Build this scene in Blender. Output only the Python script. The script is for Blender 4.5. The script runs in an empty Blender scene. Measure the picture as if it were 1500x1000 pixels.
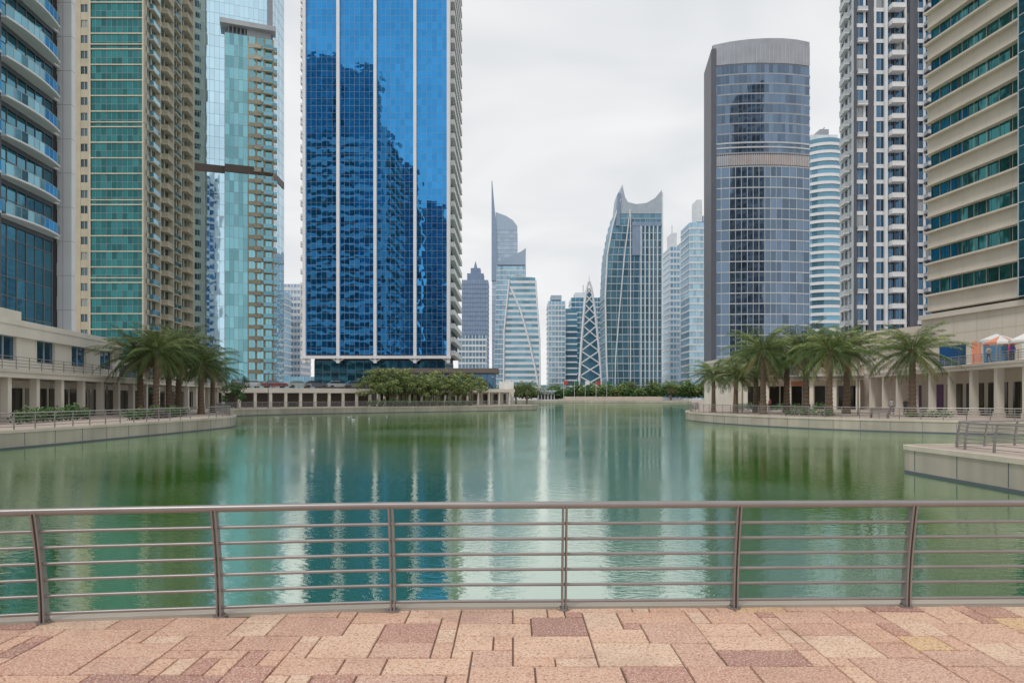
import bpy, math, random, bmesh
from mathutils import Vector, geometry
R = random.Random(7)
scene = bpy.context.scene
# ------------------------------------------------------------------ materials
def nt(name):
    m = bpy.data.materials.new(name); m.use_nodes = True
    n = m.node_tree.nodes; l = m.node_tree.links
    return m, n, l, n['Principled BSDF']
def mathn(n, l, op, a, b=None, c=None):
    x = n.new('ShaderNodeMath'); x.operation = op
    for i, v in enumerate((a, b, c)):
        if v is None: continue
        if isinstance(v, (int, float)): x.inputs[i].default_value = v
        else: l.new(v, x.inputs[i])
    return x.outputs[0]
def mixc(n, l, f, a, b, mode='MIX'):
    x = n.new('ShaderNodeMix'); x.data_type = 'RGBA'; x.blend_type = mode
    for i, v in ((0, f), (6, a), (7, b)):
        if isinstance(v, (int, float)): x.inputs[i].default_value = v
        elif isinstance(v, tuple): x.inputs[i].default_value = (*v[:3], 1)
        else: l.new(v, x.inputs[i])
    return x.outputs[2]
def noise(n, l, scale, detail=3, stretch=(1, 1, 1), rough=.55):
    tc = n.new('ShaderNodeTexCoord'); mp = n.new('ShaderNodeMapping')
    mp.inputs['Scale'].default_value = stretch
    l.new(tc.outputs['Object'], mp.inputs[0])
    t = n.new('ShaderNodeTexNoise'); t.inputs['Scale'].default_value = scale
    t.inputs['Detail'].default_value = detail; t.inputs['Roughness'].default_value = rough
    l.new(mp.outputs[0], t.inputs['Vector'])
    return t.outputs['Fac']
def attr(n):
    a = n.new('ShaderNodeAttribute'); a.attribute_name = 'rnd'; return a.outputs['Fac']
def sc(c, k): return tuple(min(1, v * k) for v in c)
def mat(name, col, rough=.7, metal=0, var=.12, scale=.35, bump=0, bscale=20, rv=.06, streak=True):
    m, n, l, p = nt(name)
    a = noise(n, l, scale, 1)
    c = mixc(n, l, a, sc(col, 1 - var * 1.6), sc(col, 1 + var * 1.4))
    if streak:
        s = noise(n, l, 1.2, 1, (1.4, 1.4, .08))
        c = mixc(n, l, mathn(n, l, 'MULTIPLY', s, var * 1.8), c, sc(col, .45))
    r = attr(n)
    c = mixc(n, l, mathn(n, l, 'MULTIPLY', r, rv * 3), c, sc(col, .6))
    l.new(c, p.inputs['Base Color'])
    p.inputs['Roughness'].default_value = rough; p.inputs['Metallic'].default_value = metal
    if bump:
        b = n.new('ShaderNodeBump'); b.inputs['Strength'].default_value = bump; b.inputs['Distance'].default_value = .02
        l.new(noise(n, l, bscale, 3), b.inputs['Height']); l.new(b.outputs[0], p.inputs['Normal'])
    return m
def glass(name, col, metal=.8, rough=.05, var=.3, curtain=.0, bump=.12, low=None, bs=.55):
    m, n, l, p = nt(name)
    r = attr(n)
    c = mixc(n, l, r, sc(col, 1 - var), sc(col, 1 + var))
    if low:
        c = mixc(n, l, mathn(n, l, 'MULTIPLY', noise(n, l, .05, 2), .7), c, low)
    if curtain:
        g = mathn(n, l, 'GREATER_THAN', r, 1 - curtain)
        c = mixc(n, l, mathn(n, l, 'MULTIPLY', g, .6), c, (.45, .43, .38))
        l.new(mathn(n, l, 'MULTIPLY_ADD', g, -metal * .6, metal), p.inputs['Metallic'])
    else: p.inputs['Metallic'].default_value = metal
    l.new(c, p.inputs['Base Color']); p.inputs['Roughness'].default_value = rough
    b = n.new('ShaderNodeBump'); b.inputs['Strength'].default_value = bump; b.inputs['Distance'].default_value = .05
    l.new(noise(n, l, bs, 1), b.inputs['Height']); l.new(b.outputs[0], p.inputs['Normal'])
    return m
M = {}
M['white'] = mat('white_cladding', (.80, .81, .84), .5, var=.06)
M['cream'] = mat('cream_render', (.78, .73, .64), .8, bump=.1, var=.10)
M['beige'] = mat('beige_stone_cladding', (.64, .58, .50), .75, var=.09)
M['tan'] = mat('tan_cladding', (.54, .50, .38), .75)
M['tanlight'] = mat('sand_cladding', (.66, .62, .50), .75)
M['grey'] = mat('grey_panel', (.38, .40, .45), .5, .2)
M['lgrey'] = mat('light_grey_panel', (.58, .62, .66), .5, .2)
M['dark'] = mat('dark_core', (.03, .035, .045), .6)
M['slate'] = mat('slate_panel', (.11, .12, .15), .5)
M['brown'] = mat('brown_louvre', (.17, .14, .125), .6)
M['bronze'] = mat('bronze_louvre', (.45, .38, .36), .5, .3)
M['concrete'] = mat('quay_concrete', (.48, .43, .36), .85, bump=.7, bscale=5, var=.30)
M['coping'] = mat('coping_stone', (.62, .55, .46), .8, bump=.3, bscale=12, var=.2)
M['steel'] = mat('painted_steel', (.36, .335, .325), .36, .5, var=.12, scale=3)
M['steeld'] = mat('grey_metal', (.25, .24, .24), .5, .4)
M['gblue'] = glass('blue_curtain_glass', (.060, .36, .76), .94, .02, .12, low=(.03, .22, .54), bump=.38, bs=.32)
M['gsky'] = glass('sky_blue_glass', (.58, .82, .95), .95, .03, .07, bump=.3, bs=.3)
M['gteal'] = glass('teal_glass', (.07, .24, .33), .85, .05, .3)
M['gpale'] = glass('pale_teal_glass', (.22, .47, .53), .88, .04, .25, bump=.4, bs=.3)
M['ggreen'] = glass('green_glass', (.035, .17, .175), .8, .05, .3, bump=.3)
M['gnavy'] = glass('navy_window_glass', (.06, .14, .23), .7, .05, .4, curtain=.07)
M['gwin'] = glass('residential_window_glass', (.08, .13, .15), .55, .06, .5, curtain=.10)
M['ggrey'] = glass('grey_tower_glass', (.15, .21, .29), .88, .05, .28, bump=.35, bs=.3)
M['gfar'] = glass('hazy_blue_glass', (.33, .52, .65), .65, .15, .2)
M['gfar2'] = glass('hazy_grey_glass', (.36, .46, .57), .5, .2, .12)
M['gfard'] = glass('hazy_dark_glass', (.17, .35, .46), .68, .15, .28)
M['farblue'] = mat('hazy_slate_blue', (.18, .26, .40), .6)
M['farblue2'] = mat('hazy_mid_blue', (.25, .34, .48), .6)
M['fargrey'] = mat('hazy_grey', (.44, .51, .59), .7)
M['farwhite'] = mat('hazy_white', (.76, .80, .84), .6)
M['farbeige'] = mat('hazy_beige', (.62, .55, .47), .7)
M['shop'] = glass('shopfront_glass', (.07, .07, .06), .3, .08, .6, curtain=.1)
M['gbal'] = glass('balustrade_glass', (.18, .40, .49), .75, .06, .2)
M['red'] = mat('red_fabric', (.5, .06, .04), .8)
M['greenf'] = mat('green_fabric', (.03, .16, .10), .8)
M['orange'] = mat('orange_fabric', (.75, .30, .2), .8)
M['whitef'] = mat('white_fabric', (.8, .79, .77), .8)
M['purple'] = mat('purple_hoarding', (.16, .08, .2), .6)
M['bark'] = mat('palm_bark', (.22, .16, .11), .95, bump=1, bscale=9, var=.3)
M['tyre'] = mat('tyre_rubber', (.02, .02, .02), .8)
M['asphalt'] = mat('asphalt_deck', (.06, .06, .06), .9)
M['bed'] = mat('paving_bed', (.15, .10, .08), .95, streak=False)
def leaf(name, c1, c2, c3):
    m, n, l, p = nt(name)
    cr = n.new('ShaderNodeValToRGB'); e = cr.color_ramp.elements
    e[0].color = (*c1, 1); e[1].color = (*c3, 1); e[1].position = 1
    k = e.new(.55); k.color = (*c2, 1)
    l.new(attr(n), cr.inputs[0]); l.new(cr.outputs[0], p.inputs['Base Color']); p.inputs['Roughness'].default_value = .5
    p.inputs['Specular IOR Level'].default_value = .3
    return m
M['palm'] = leaf('palm_frond', (.04, .08, .022), (.14, .20, .06), (.38, .41, .16))
M['dead'] = leaf('dry_frond', (.2, .15, .07), (.28, .21, .11), (.36, .28, .15))
M['leafo'] = leaf('olive_foliage', (.06, .09, .02), (.20, .25, .08), (.36, .40, .16))
M['leafd'] = leaf('shrub_foliage', (.02, .06, .02), (.06, .14, .035), (.14, .25, .07))

m, n, l, p = nt('paving_stone')
cr = n.new('ShaderNodeValToRGB'); cr.color_ramp.interpolation = 'CONSTANT'
e = cr.color_ramp.elements
cols = [(.76, .47, .33), (.66, .39, .29), (.82, .56, .40), (.53, .28, .22), (.74, .47, .34), (.43, .22, .18), (.82, .60, .44), (.68, .43, .33), (.76, .52, .27)]
pos = [0, .16, .30, .46, .56, .70, .77, .88, .988]
e[0].color = (*cols[0], 1); e[1].position = pos[1]; e[1].color = (*cols[1], 1)
for q, c in list(zip(pos, cols))[2:]:
    k = e.new(q); k.color = (*c, 1)
l.new(attr(n), cr.inputs[0])
c = mixc(n, l, noise(n, l, 2.2, 3), cr.outputs[0], (.82, .70, .63), 'MULTIPLY')
ns = n.new('ShaderNodeValToRGB'); ns.color_ramp.elements[0].position = .50; ns.color_ramp.elements[1].position = .58
l.new(noise(n, l, 60, 2, rough=.7), ns.inputs[0])
c = mixc(n, l, mathn(n, l, 'MULTIPLY', ns.outputs[0], .5), c, (.94, .80, .66))
n2 = n.new('ShaderNodeValToRGB'); n2.color_ramp.elements[0].position = .54; n2.color_ramp.elements[1].position = .60
l.new(noise(n, l, 42, 3, rough=.75), n2.inputs[0])
c = mixc(n, l, mathn(n, l, 'MULTIPLY', n2.outputs[0], .68), c, (.32, .14, .10))
st = n.new('ShaderNodeValToRGB'); st.color_ramp.elements[0].position = .52; st.color_ramp.elements[1].position = .75
l.new(noise(n, l, 1.1, 4, rough=.65), st.inputs[0])
c = mixc(n, l, mathn(n, l, 'MULTIPLY', st.outputs[0], .45), c, (.38, .25, .20))
l.new(c, p.inputs['Base Color']); p.inputs['Roughness'].default_value = .62
b = n.new('ShaderNodeBump'); b.inputs['Strength'].default_value = .7; b.inputs['Distance'].default_value = .01
l.new(noise(n, l, 34, 3), b.inputs['Height']); l.new(b.outputs[0], p.inputs['Normal'])
M['paving'] = m
M['ground'] = mat('promenade_ground', (.46, .38, .32), .9, var=.15, scale=.2, bump=.3, bscale=5, streak=False)
# water : green turbid body below a reflective rippled surface
m, n, l, p = nt('lake_water')
n.remove(p)
df = n.new('ShaderNodeBsdfDiffuse'); gl = n.new('ShaderNodeBsdfGlossy'); gl.inputs['Roughness'].default_value = .02
gl.inputs['Color'].default_value = (.93, .98, .95, 1)
c = mixc(n, l, noise(n, l, .07, 2), (.025, .15, .012), (.055, .27, .022)); l.new(c, df.inputs[0])
h1 = noise(n, l, 4.2, 1, (.8, 1.5, 1)); h2 = noise(n, l, 15, 2, (.6, 1.4, 1)); h3 = noise(n, l, .12, 2, (.5, 1, 1))
patch = mathn(n, l, 'MAXIMUM', mathn(n, l, 'MULTIPLY_ADD', h3, 2.8, -.85), .18)
hh = mathn(n, l, 'ADD', mathn(n, l, 'MULTIPLY', h1, .42), mathn(n, l, 'MULTIPLY', h2, mathn(n, l, 'MULTIPLY', patch, .40)))
b = n.new('ShaderNodeBump'); b.inputs['Strength'].default_value = .5; b.inputs['Distance'].default_value = .024
l.new(hh, b.inputs['Height']); l.new(b.outputs[0], gl.inputs['Normal'])
lw = n.new('ShaderNodeLayerWeight'); lw.inputs[0].default_value = .5; l.new(b.outputs[0], lw.inputs['Normal'])
fac = mathn(n, l, 'MINIMUM', mathn(n, l, 'MAXIMUM', mathn(n, l, 'MULTIPLY_ADD', lw.outputs['Facing'], .62, .23), .1), .86)
mx = n.new('ShaderNodeMixShader'); l.new(fac, mx.inputs[0]); l.new(df.outputs[0], mx.inputs[1]); l.new(gl.outputs[0], mx.inputs[2])
l.new(mx.outputs[0], n['Material Output'].inputs[0])
M['water'] = m

# ------------------------------------------------------------------ mesh builder
class B:
    def __init__(s, name, loc=(0, 0, 0)):
        s.name = name; s.loc = Vector(loc); s.parts = {}
    def _p(s, part, mt):
        if part not in s.parts: s.parts[part] = dict(v=[], f=[], mi=[], r=[], m=[])
        d = s.parts[part]
        if mt not in d['m']: d['m'].append(mt)
        return d, d['m'].index(mt)
    def faces(s, part, mt, vs, fs, r=None):
        d, mi = s._p(part, mt); o = len(d['v']); d['v'].extend(vs)
        r = R.random() if r is None else r
        for f in fs:
            d['f'].append([o + i for i in f]); d['mi'].append(mi); d['r'].append(r)
    def box(s, part, mt, x0, x1, y0, y1, z0, z1):
        s.faces(part, mt, [(x0, y0, z0), (x1, y0, z0), (x1, y1, z0), (x0, y1, z0), (x0, y0, z1), (x1, y0, z1), (x1, y1, z1), (x0, y1, z1)],
                [(0, 3, 2, 1), (4, 5, 6, 7), (0, 1, 5, 4), (1, 2, 6, 5), (2, 3, 7, 6), (3, 0, 4, 7)])
    def fp(s, F, u, nn, z):
        return (F[0] + F[2] * u + F[3] * nn, F[1] + F[3] * u - F[2] * nn, z)
    def fbox(s, part, mt, F, u0, u1, n0, n1, z0, z1):
        P = lambda u, nn, z: s.fp(F, u, nn, z)
        s.faces(part, mt, [P(u0, n1, z0), P(u1, n1, z0), P(u1, n0, z0), P(u0, n0, z0), P(u0, n1, z1), P(u1, n1, z1), P(u1, n0, z1), P(u0, n0, z1)],
                [(0, 3, 2, 1), (4, 5, 6, 7), (0, 1, 5, 4), (1, 2, 6, 5), (2, 3, 7, 6), (3, 0, 4, 7)])
    def prism(s, part, mt, poly, z0, z1):
        k = len(poly)
        s.faces(part, mt, [(x, y, z0) for x, y in poly] + [(x, y, z1) for x, y in poly],
                [tuple(range(k, 2 * k)), tuple(reversed(range(k)))] + [(i, (i + 1) % k, k + (i + 1) % k, k + i) for i in range(k)])
    def xzprism(s, part, mt, prof, y0, y1):
        k = len(prof)
        s.faces(part, mt, [(x, y0, z) for x, z in prof] + [(x, y1, z) for x, z in prof],
                [tuple(range(k)), tuple(reversed(range(k, 2 * k)))] + [(i, k + i, k + (i + 1) % k, (i + 1) % k) for i in range(k)])
    def tube(s, part, mt, pts, r, k=8, cap=True):
        pts = [Vector(p) for p in pts]; vs = []; fs = []
        rs = r if isinstance(r, (list, tuple)) else [r] * len(pts)
        for i, p in enumerate(pts):
            d = (pts[min(i + 1, len(pts) - 1)] - pts[max(i - 1, 0)]).normalized()
            up = Vector((0, 0, 1)) if abs(d.z) < .9 else Vector((0, 1, 0))
            a = d.cross(up).normalized(); c = a.cross(d)
            for j in range(k):
                t = 2 * math.pi * (j + .5) / k
                vs.append(tuple(p + (a * math.cos(t) + c * math.sin(t)) * rs[i]))
        for i in range(len(pts) - 1):
            for j in range(k):
                fs.append((i * k + j, i * k + (j + 1) % k, (i + 1) * k + (j + 1) % k, (i + 1) * k + j))
        if cap: fs += [tuple(reversed(range(k))), tuple(range((len(pts) - 1) * k, len(pts) * k))]
        s.faces(part, mt, vs, fs)
    def finish(s, smooth=()):
        single = len(s.parts) == 1; root = None
        if not single:
            root = bpy.data.objects.new(s.name, None); root.location = s.loc
            root.empty_display_size = 1; scene.collection.objects.link(root)
        for part, d in s.parts.items():
            me = bpy.data.meshes.new(part if not single else s.name)
            L = s.loc
            me.from_pydata([(v[0] - L.x, v[1] - L.y, v[2] - L.z) for v in d['v']], [], d['f'])
            for mt in d['m']: me.materials.append(M[mt])
            me.polygons.foreach_set('material_index', d['mi'])
            a = me.attributes.new('rnd', 'FLOAT', 'FACE'); a.data.foreach_set('value', d['r'])
            if part in smooth: me.polygons.foreach_set('use_smooth', [True] * len(me.polygons))
            me.update()
            o = bpy.data.objects.new(part if not single else s.name, me)
            scene.collection.objects.link(o)
            if root: o.parent = root
            else: o.location = L; root = o
        return root
def frame(a, b):
    dx, dy = b[0] - a[0], b[1] - a[1]; L = math.hypot(dx, dy)
    return (a[0], a[1], dx / L, dy / L), L

# ------------------------------------------------------------------ facades
def curtain(b, F, L, z0, z1, fh, bay, g, mu, u0=0, tilt=.0015, mw=.07, mp=.09, n0=0., hw=None):
    nb = max(1, round(L / bay)); nf = max(1, round((z1 - z0) / fh)); bw = L / nb; h = (z1 - z0) / nf
    hw = hw or mw
    for i in range(nb):
        for j in range(nf):
            t1, t2 = R.gauss(0, tilt) * bw, R.gauss(0, tilt) * h
            e = n0 + .03
            P = [b.fp(F, u0 + i * bw, e + abs(t1) + t1 + abs(t2) + t2, z0 + j * h), b.fp(F, u0 + (i + 1) * bw, e + abs(t1) - t1 + abs(t2) + t2, z0 + j * h),
                 b.fp(F, u0 + (i + 1) * bw, e + abs(t1) - t1 + abs(t2) - t2, z0 + (j + 1) * h), b.fp(F, u0 + i * bw, e + abs(t1) + t1 + abs(t2) - t2, z0 + (j + 1) * h)]
            b.faces('windows', g, P, [(0, 1, 2, 3)])
    for i in range(nb + 1):
        u = u0 + i * bw; b.fbox('mullions', mu, F, u - mw / 2, u + mw / 2, n0, n0 + mp, z0, z1)
    for j in range(nf + 1):
        z = z0 + j * h; b.fbox('transoms', mu, F, u0, u0 + L, n0, n0 + mp - .012, z - hw / 2, z + hw / 2)
def banded(b, F, L, z0, z1, fh, bh, wall, g, bay=1.5, proud=.3, u0=0, ledge=0, mu='dark', n0=0, ext=True):
    nf = max(1, round((z1 - z0) / fh)); h = (z1 - z0) / nf
    nb = max(1, round(L / bay)); bw = L / nb
    for j in range(nf):
        z = z0 + j * h
        b.fbox('floor_bands', wall, F, u0, u0 + L + (proud if ext else 0), n0, n0 + proud, z, z + bh)
        if ledge:
            b.fbox('ledges', wall, F, u0 - ledge * .8, u0 + L, n0 + proud, n0 + proud + ledge, z + bh - .22, z + bh - .003)
            b.fbox('ledges', wall, F, u0 - ledge * .5, u0 + L, n0 + proud, n0 + proud + ledge * .6, z + .05, z + .22)
        for i in range(nb):
            t = R.gauss(0, .004) * bw
            b.faces('windows', g, [b.fp(F, u0 + i * bw, n0 + .04 + t, z + bh), b.fp(F, u0 + (i + 1) * bw, n0 + .04 - t, z + bh),
                                   b.fp(F, u0 + (i + 1) * bw, n0 + .04 - t, z + h), b.fp(F, u0 + i * bw, n0 + .04 + t, z + h)], [(0, 1, 2, 3)])
            b.fbox('mullions', mu, F, u0 + i * bw - .03, u0 + i * bw + .03, n0, n0 + .1, z + bh, z + h)
def punched(b, F, L, z0, z1, fh, bay, ww, wh, wall, g, u0=0, proud=.25, n0=0, ext=True, sill=None):
    nf = max(1, round((z1 - z0) / fh)); h = (z1 - z0) / nf
    nb = max(1, round(L / bay)); bw = L / nb; pw = bw - ww
    for i in range(nb + 1):
        a = u0 + i * bw - pw / 2; c = a + pw
        a = max(a, u0); c = min(c, u0 + L)
        if i == nb and ext: c += proud
        b.fbox('walls', wall, F, a, c, n0, n0 + proud, z0, z1)
    for j in range(nf):
        z = z0 + j * h; sp = h - wh
        b.fbox('spandrels', sill or wall, F, u0, u0 + L, n0, n0 + proud - .04, z, z + sp)
        for i in range(nb):
            t = R.gauss(0, .006)
            b.faces('windows', g, [b.fp(F, u0 + i * bw + pw / 2, n0 + .05 + t, z + sp), b.fp(F, u0 + (i + 1) * bw - pw / 2, n0 + .05 - t, z + sp),
                                   b.fp(F, u0 + (i + 1) * bw - pw / 2, n0 + .05 - t, z + h), b.fp(F, u0 + i * bw + pw / 2, n0 + .05 + t, z + h)], [(0, 1, 2, 3)])
            um = u0 + (i + .5) * bw
            if ww > 1.1: b.fbox('window_frames', 'lgrey', F, um - .035, um + .035, n0 + .05, n0 + .13, z + sp, z + h)
def balconies(b, F, u0, u1, z0, z1, fh, dep=1.3, slab='white', rail='gbal', n0=.25, step=1, rh=1.0):
    nf = max(1, round((z1 - z0) / fh)); h = (z1 - z0) / nf
    for j in range(0, nf, step):
        z = z0 + j * h
        b.fbox('balconies', slab, F, u0, u1, n0 - .2, n0 + dep, z - .12, z + .14)
        b.fbox('balustrades', rail, F, u0 + .02, u1 - .02, n0 + dep - .08, n0 + dep - .03, z + .14, z + rh + .1)
        for u in (u0, u1 - .06):
            b.fbox('balustrades', rail, F, u + .003, u + .057, n0, n0 + dep - .085, z + .14, z + rh + .1)
        b.fbox('handrails', 'lgrey', F, u0, u1, n0 + dep - .1, n0 + dep - .01, z + rh + .1, z + rh + .16)
def edges(poly):
    return [frame(poly[i], poly[(i + 1) % len(poly)]) for i in range(len(poly))]
def cen(poly, z=0): return (sum(p[0] for p in poly) / len(poly), sum(p[1] for p in poly) / len(poly), z)
def roof_kit(b, poly, z):
    c = cen(poly)
    inn = [(c[0] + (x - c[0]) * .55, c[1] + (y - c[1]) * .55) for x, y in poly]
    b.prism('roof', 'lgrey', inn, z, z + 3.5)
    for k in range(4):
        x, y = c[0] + R.uniform(-4, 4), c[1] + R.uniform(-3, 3)
        b.box('roof_plant', 'grey', x - 1, x + 1, y - 1, y + 1, z + 3.51, z + 4.6 + R.random())

# ---- A
poly = [(-47.2, 45), (-50, 75), (-80, 75), (-80, 45)]
b = B('balcony_apartment_tower', cen(poly)); b.prism('core', 'dark', poly, 0, 104)
E = edges(poly); F, L = E[0]
FH = 3.75
curtain(b, F, L - 1, 8, 101.75, FH / 2, 1.5, 'gteal', 'steeld', mw=.07, mp=.10)
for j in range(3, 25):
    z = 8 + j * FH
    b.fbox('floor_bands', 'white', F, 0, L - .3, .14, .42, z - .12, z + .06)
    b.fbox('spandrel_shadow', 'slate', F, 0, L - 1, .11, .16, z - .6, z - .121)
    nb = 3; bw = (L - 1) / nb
    for i in range(nb):
        a = i * bw + .3; c = a + bw - .7; K = 11; top = []
        for t in range(K):
            s_ = t / (K - 1); top.append((a + (c - a) * s_, .5 + 1.1 * math.sin(math.pi * (.14 + .72 * s_)) ** .7))
        pts = [b.fp(F, u, nn, 0)[:2] for u, nn in [(a, .43)] + top + [(c, .43)]]
        b.prism('balconies', 'white', pts, z - .10, z + .08)
        for t in range(K - 1):
            u_, n_ = top[t]; v_, w_ = top[t + 1]
            b.faces('balustrades', 'gbal', [b.fp(F, u_, n_ - .04, z + .08), b.fp(F, v_, w_ - .04, z + .08), b.fp(F, v_, w_ - .04, z + 1.1), b.fp(F, u_, n_ - .04, z + 1.1)], [(0, 1, 2, 3)])
            b.tube('baluster_posts', 'lgrey', [b.fp(F, u_, n_ - .03, z), b.fp(F, u_, n_ - .03, z + 1.12)], .022, 4)
        b.tube('handrails', 'lgrey', [b.fp(F, u, nn - .04, z + 1.13) for u, nn in top], .03, 6)
for u in (.33, .667):
    b.fbox('piers', 'slate', F, u * (L - 1) - .12, u * (L - 1) + .35, .13, .6, 8, 104)
b.box('end_pier', 'white', -50.2, -48.4, 75.01, 75.7, 0, 106)
for k in range(28): b.box('end_pier_joints', 'grey', -50.21, -48.39, 75.0, 75.6, 3.75 * k + .2, 3.75 * k + .24)
b.box('end_pier_joints', 'grey', -49.37, -49.33, 75.0, 75.5, 0, 105)
F, L = E[3]; banded(b, F, L, 4, 104, 3.75, 1.5, 'white', 'gteal')
F, L = E[1]; banded(b, F, L, 4, 104, 3.75, 1.5, 'white', 'gteal', bay=3)
b.finish()

# ---- B
poly = [(-104, 150), (-80.5, 150), (-85, 182), (-104, 182)]
b = B('tan_apartment_tower', cen(poly)); b.prism('core', 'dark', poly, 0, 132)
E = edges(poly); F, L = E[0]
punched(b, F, 11, 3, 132, 3.4, 2.8, 1.5, 1.7, 'tan', 'gwin', u0=.5, ext=False)
b.fbox('walls', 'tan', F, 0, .5, 0, .25, 3, 132)
curtain(b, F, 11.6, 3, 132, 1.7, 1.16, 'ggreen', 'grey', u0=11.8, n0=.6, mw=.05, mp=.09, tilt=.004)
b.fbox('bay_core', 'dark', F, 11.8, 23.4, .002, .58, 3, 132)
for j in range(38):
    b.fbox('floor_bands', 'tanlight', F, 11.75, 23.6, .6, .86, 3 + j * 3.4 - .12, 3 + j * 3.4 + .12)
    if j % 5 == 2: b.fbox('floor_bands', 'tanlight', F, 11.7, 23.65, .6, .95, 3 + j * 3.4 + .9, 3 + j * 3.4 + 1.1)
for u in (11.6, 23.2): b.fbox('walls', 'tanlight', F, u, u + .3, .003, .9, 3, 132)
F, L = E[1]
punched(b, F, L, 3, 132, 3.4, 2.8, 2.2, 2.3, 'tanlight', 'ggreen')
for a, c, d in ((1.5, 5.5, .9), (9, 13, 1.3), (16, 20, .8), (23, 27.5, 1.3)):
    balconies(b, F, a, c, 3, 132, 3.4, d, 'tanlight', 'gbal' if d < 1 else 'tan')
    b.fbox('balcony_walls', 'tanlight', F, c, c + .4, .26, d + .2, 3, 130)
for i in (2, 3):
    F, L = E[i]; punched(b, F, L, 3, 132, 3.4, 3.6, 1.7, 1.8, 'tanlight', 'gwin')
roof_kit(b, poly, 132); b.finish()

# ---- C (angle made up so its glass reflects open sky, not the back of B)
poly = [(-93.4, 197.6), (-72, 205.4), (-72.4, 216.5), (-96, 212)]
b = B('sky_glass_tower', cen(poly)); b.prism('core', 'dark', poly, 0, 134)
E = edges(poly)
for (F, L) in E: curtain(b, F, L, 2, 134, 3.3, 1.35, 'gsky', 'lgrey', mw=.06, mp=.08)
Fb, Lc = E[0]; U = 9.6
b.fbox('bay_core', 'dark', Fb, U, Lc, .12, 2.0, 0, 108)
curtain(b, Fb, 6.2, 2, 108, 3.3, 1.25, 'gpale', 'lgrey', tilt=.003, u0=U, n0=2.0)
punched(b, Fb, Lc - U - 6.2, 2, 108, 3.3, 2.3, 1.7, 2.2, 'tanlight', 'gpale', u0=U + 6.2, n0=2.0)
balconies(b, Fb, Lc - 2.6, Lc, 2, 108, 3.3, 1.0, 'tanlight', 'gbal', n0=2.25); balconies(b, Fb, Lc - 5.2, Lc - 3.2, 2, 108, 3.3, .7, 'tanlight', 'tanlight', n0=2.25)
Fs, Ls = frame(b.fp(Fb, Lc + .1, 2.2, 0)[:2], b.fp(Fb, Lc + .1, .1, 0)[:2])
b.fbox('side_return', 'tanlight', Fs, 0, Ls, -.1, .12, 0, 108)
balconies(b, Fs, 0, Ls, 2, 108, 3.3, 1.0, 'tanlight', 'gbal', n0=.12)
b.fbox('crown', 'lgrey', Fb, U - 1.3, Lc + .8, -.5, 3.6, 110, 111.4); b.fbox('crown_columns', 'lgrey', Fb, U + 6, Lc - .5, .3, 1.9, 108, 110)
for k in range(5): b.fbox('crown_columns', 'grey', Fb, U + .8 + k * 1.1, U + 1.2 + k * 1.1, .3, 2.0, 108, 110)
b.fbox('crown_columns', 'grey', Fb, Lc - 1.6, Lc - .1, .2, 1.8, 111.4, 120)
b.fbox('mechanical_band', 'brown', Fb, .05, U, .09, .2, 67.4, 69.6); b.fbox('mechanical_band', 'brown', Fb, U, Lc + .1, .09, 2.4, 67.4, 69.6)
F, L = E[1]; b.fbox('mechanical_band', 'brown', F, .2, L - .1, .09, .2, 67.4, 69.6)
b.finish()

# ---- E
poly = [(-51.6, 170), (-15.8, 170), (-15.8, 198), (-51.6, 198)]
b = B('blue_glass_office_tower', cen(poly)); b.prism('core', 'dark', poly, 12.3, 162)
E = edges(poly); F, L = E[0]
strips = [0, 8.4, 17.6, 27.5, 35.8]
for i in range(4):
    a, c = strips[i] + .25, strips[i + 1] - .25
    curtain(b, F, c - a, 12.3, 162, 1.72, 1.25, 'gblue', 'farblue2', u0=a, mw=.05, mp=.06, tilt=.0010)
for i, u in enumerate(strips):
    b.fbox('vertical_fins', 'white', F, u - .38, u + .38, -.3, .75, 10.2, 164)
b.fbox('base_band', 'white', F, -.8, 36.4, -.5, 1.0, 11.3, 12.0)
for u in strips:
    for sx in (-1, 1):
        if not 0 <= u + sx * 1.5 <= 36: continue
        b.tube('splayed_brackets', 'white', [b.fp(F, u, .5, 10.4), b.fp(F, u + sx * 1.5, .5, 11.4)], .2, 6)
b.fbox('edge_balconies', 'white', F, 35.8, 36.3, -.3, .5, 12.3, 162)
for (F2, L2), e in zip(E[1:], (1, 0, 1)):
    banded(b, F2, L2, 12.3, 162, 3.44, .9, 'white', 'gnavy', bay=2)
    if e: balconies(b, F2, 1, L2 - 1, 12.3, 162, 3.44, 1.2, 'white', 'white')
F, L = E[0]
for j in range(44): b.fbox('edge_slabs', 'white', F, -1.0, -.4, -1, .3, 12.3 + 3.44 * j, 12.9 + 3.44 * j)
lo = [(-50, 173), (-17, 173), (-17, 197), (-50, 197)]
b.prism('lobby_core', 'dark', lo, 0, 12.3)
for (F, L) in edges(lo): curtain(b, F, L, 5, 11, 3, 2, 'gteal', 'steeld', mw=.12)
b.finish()

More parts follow.
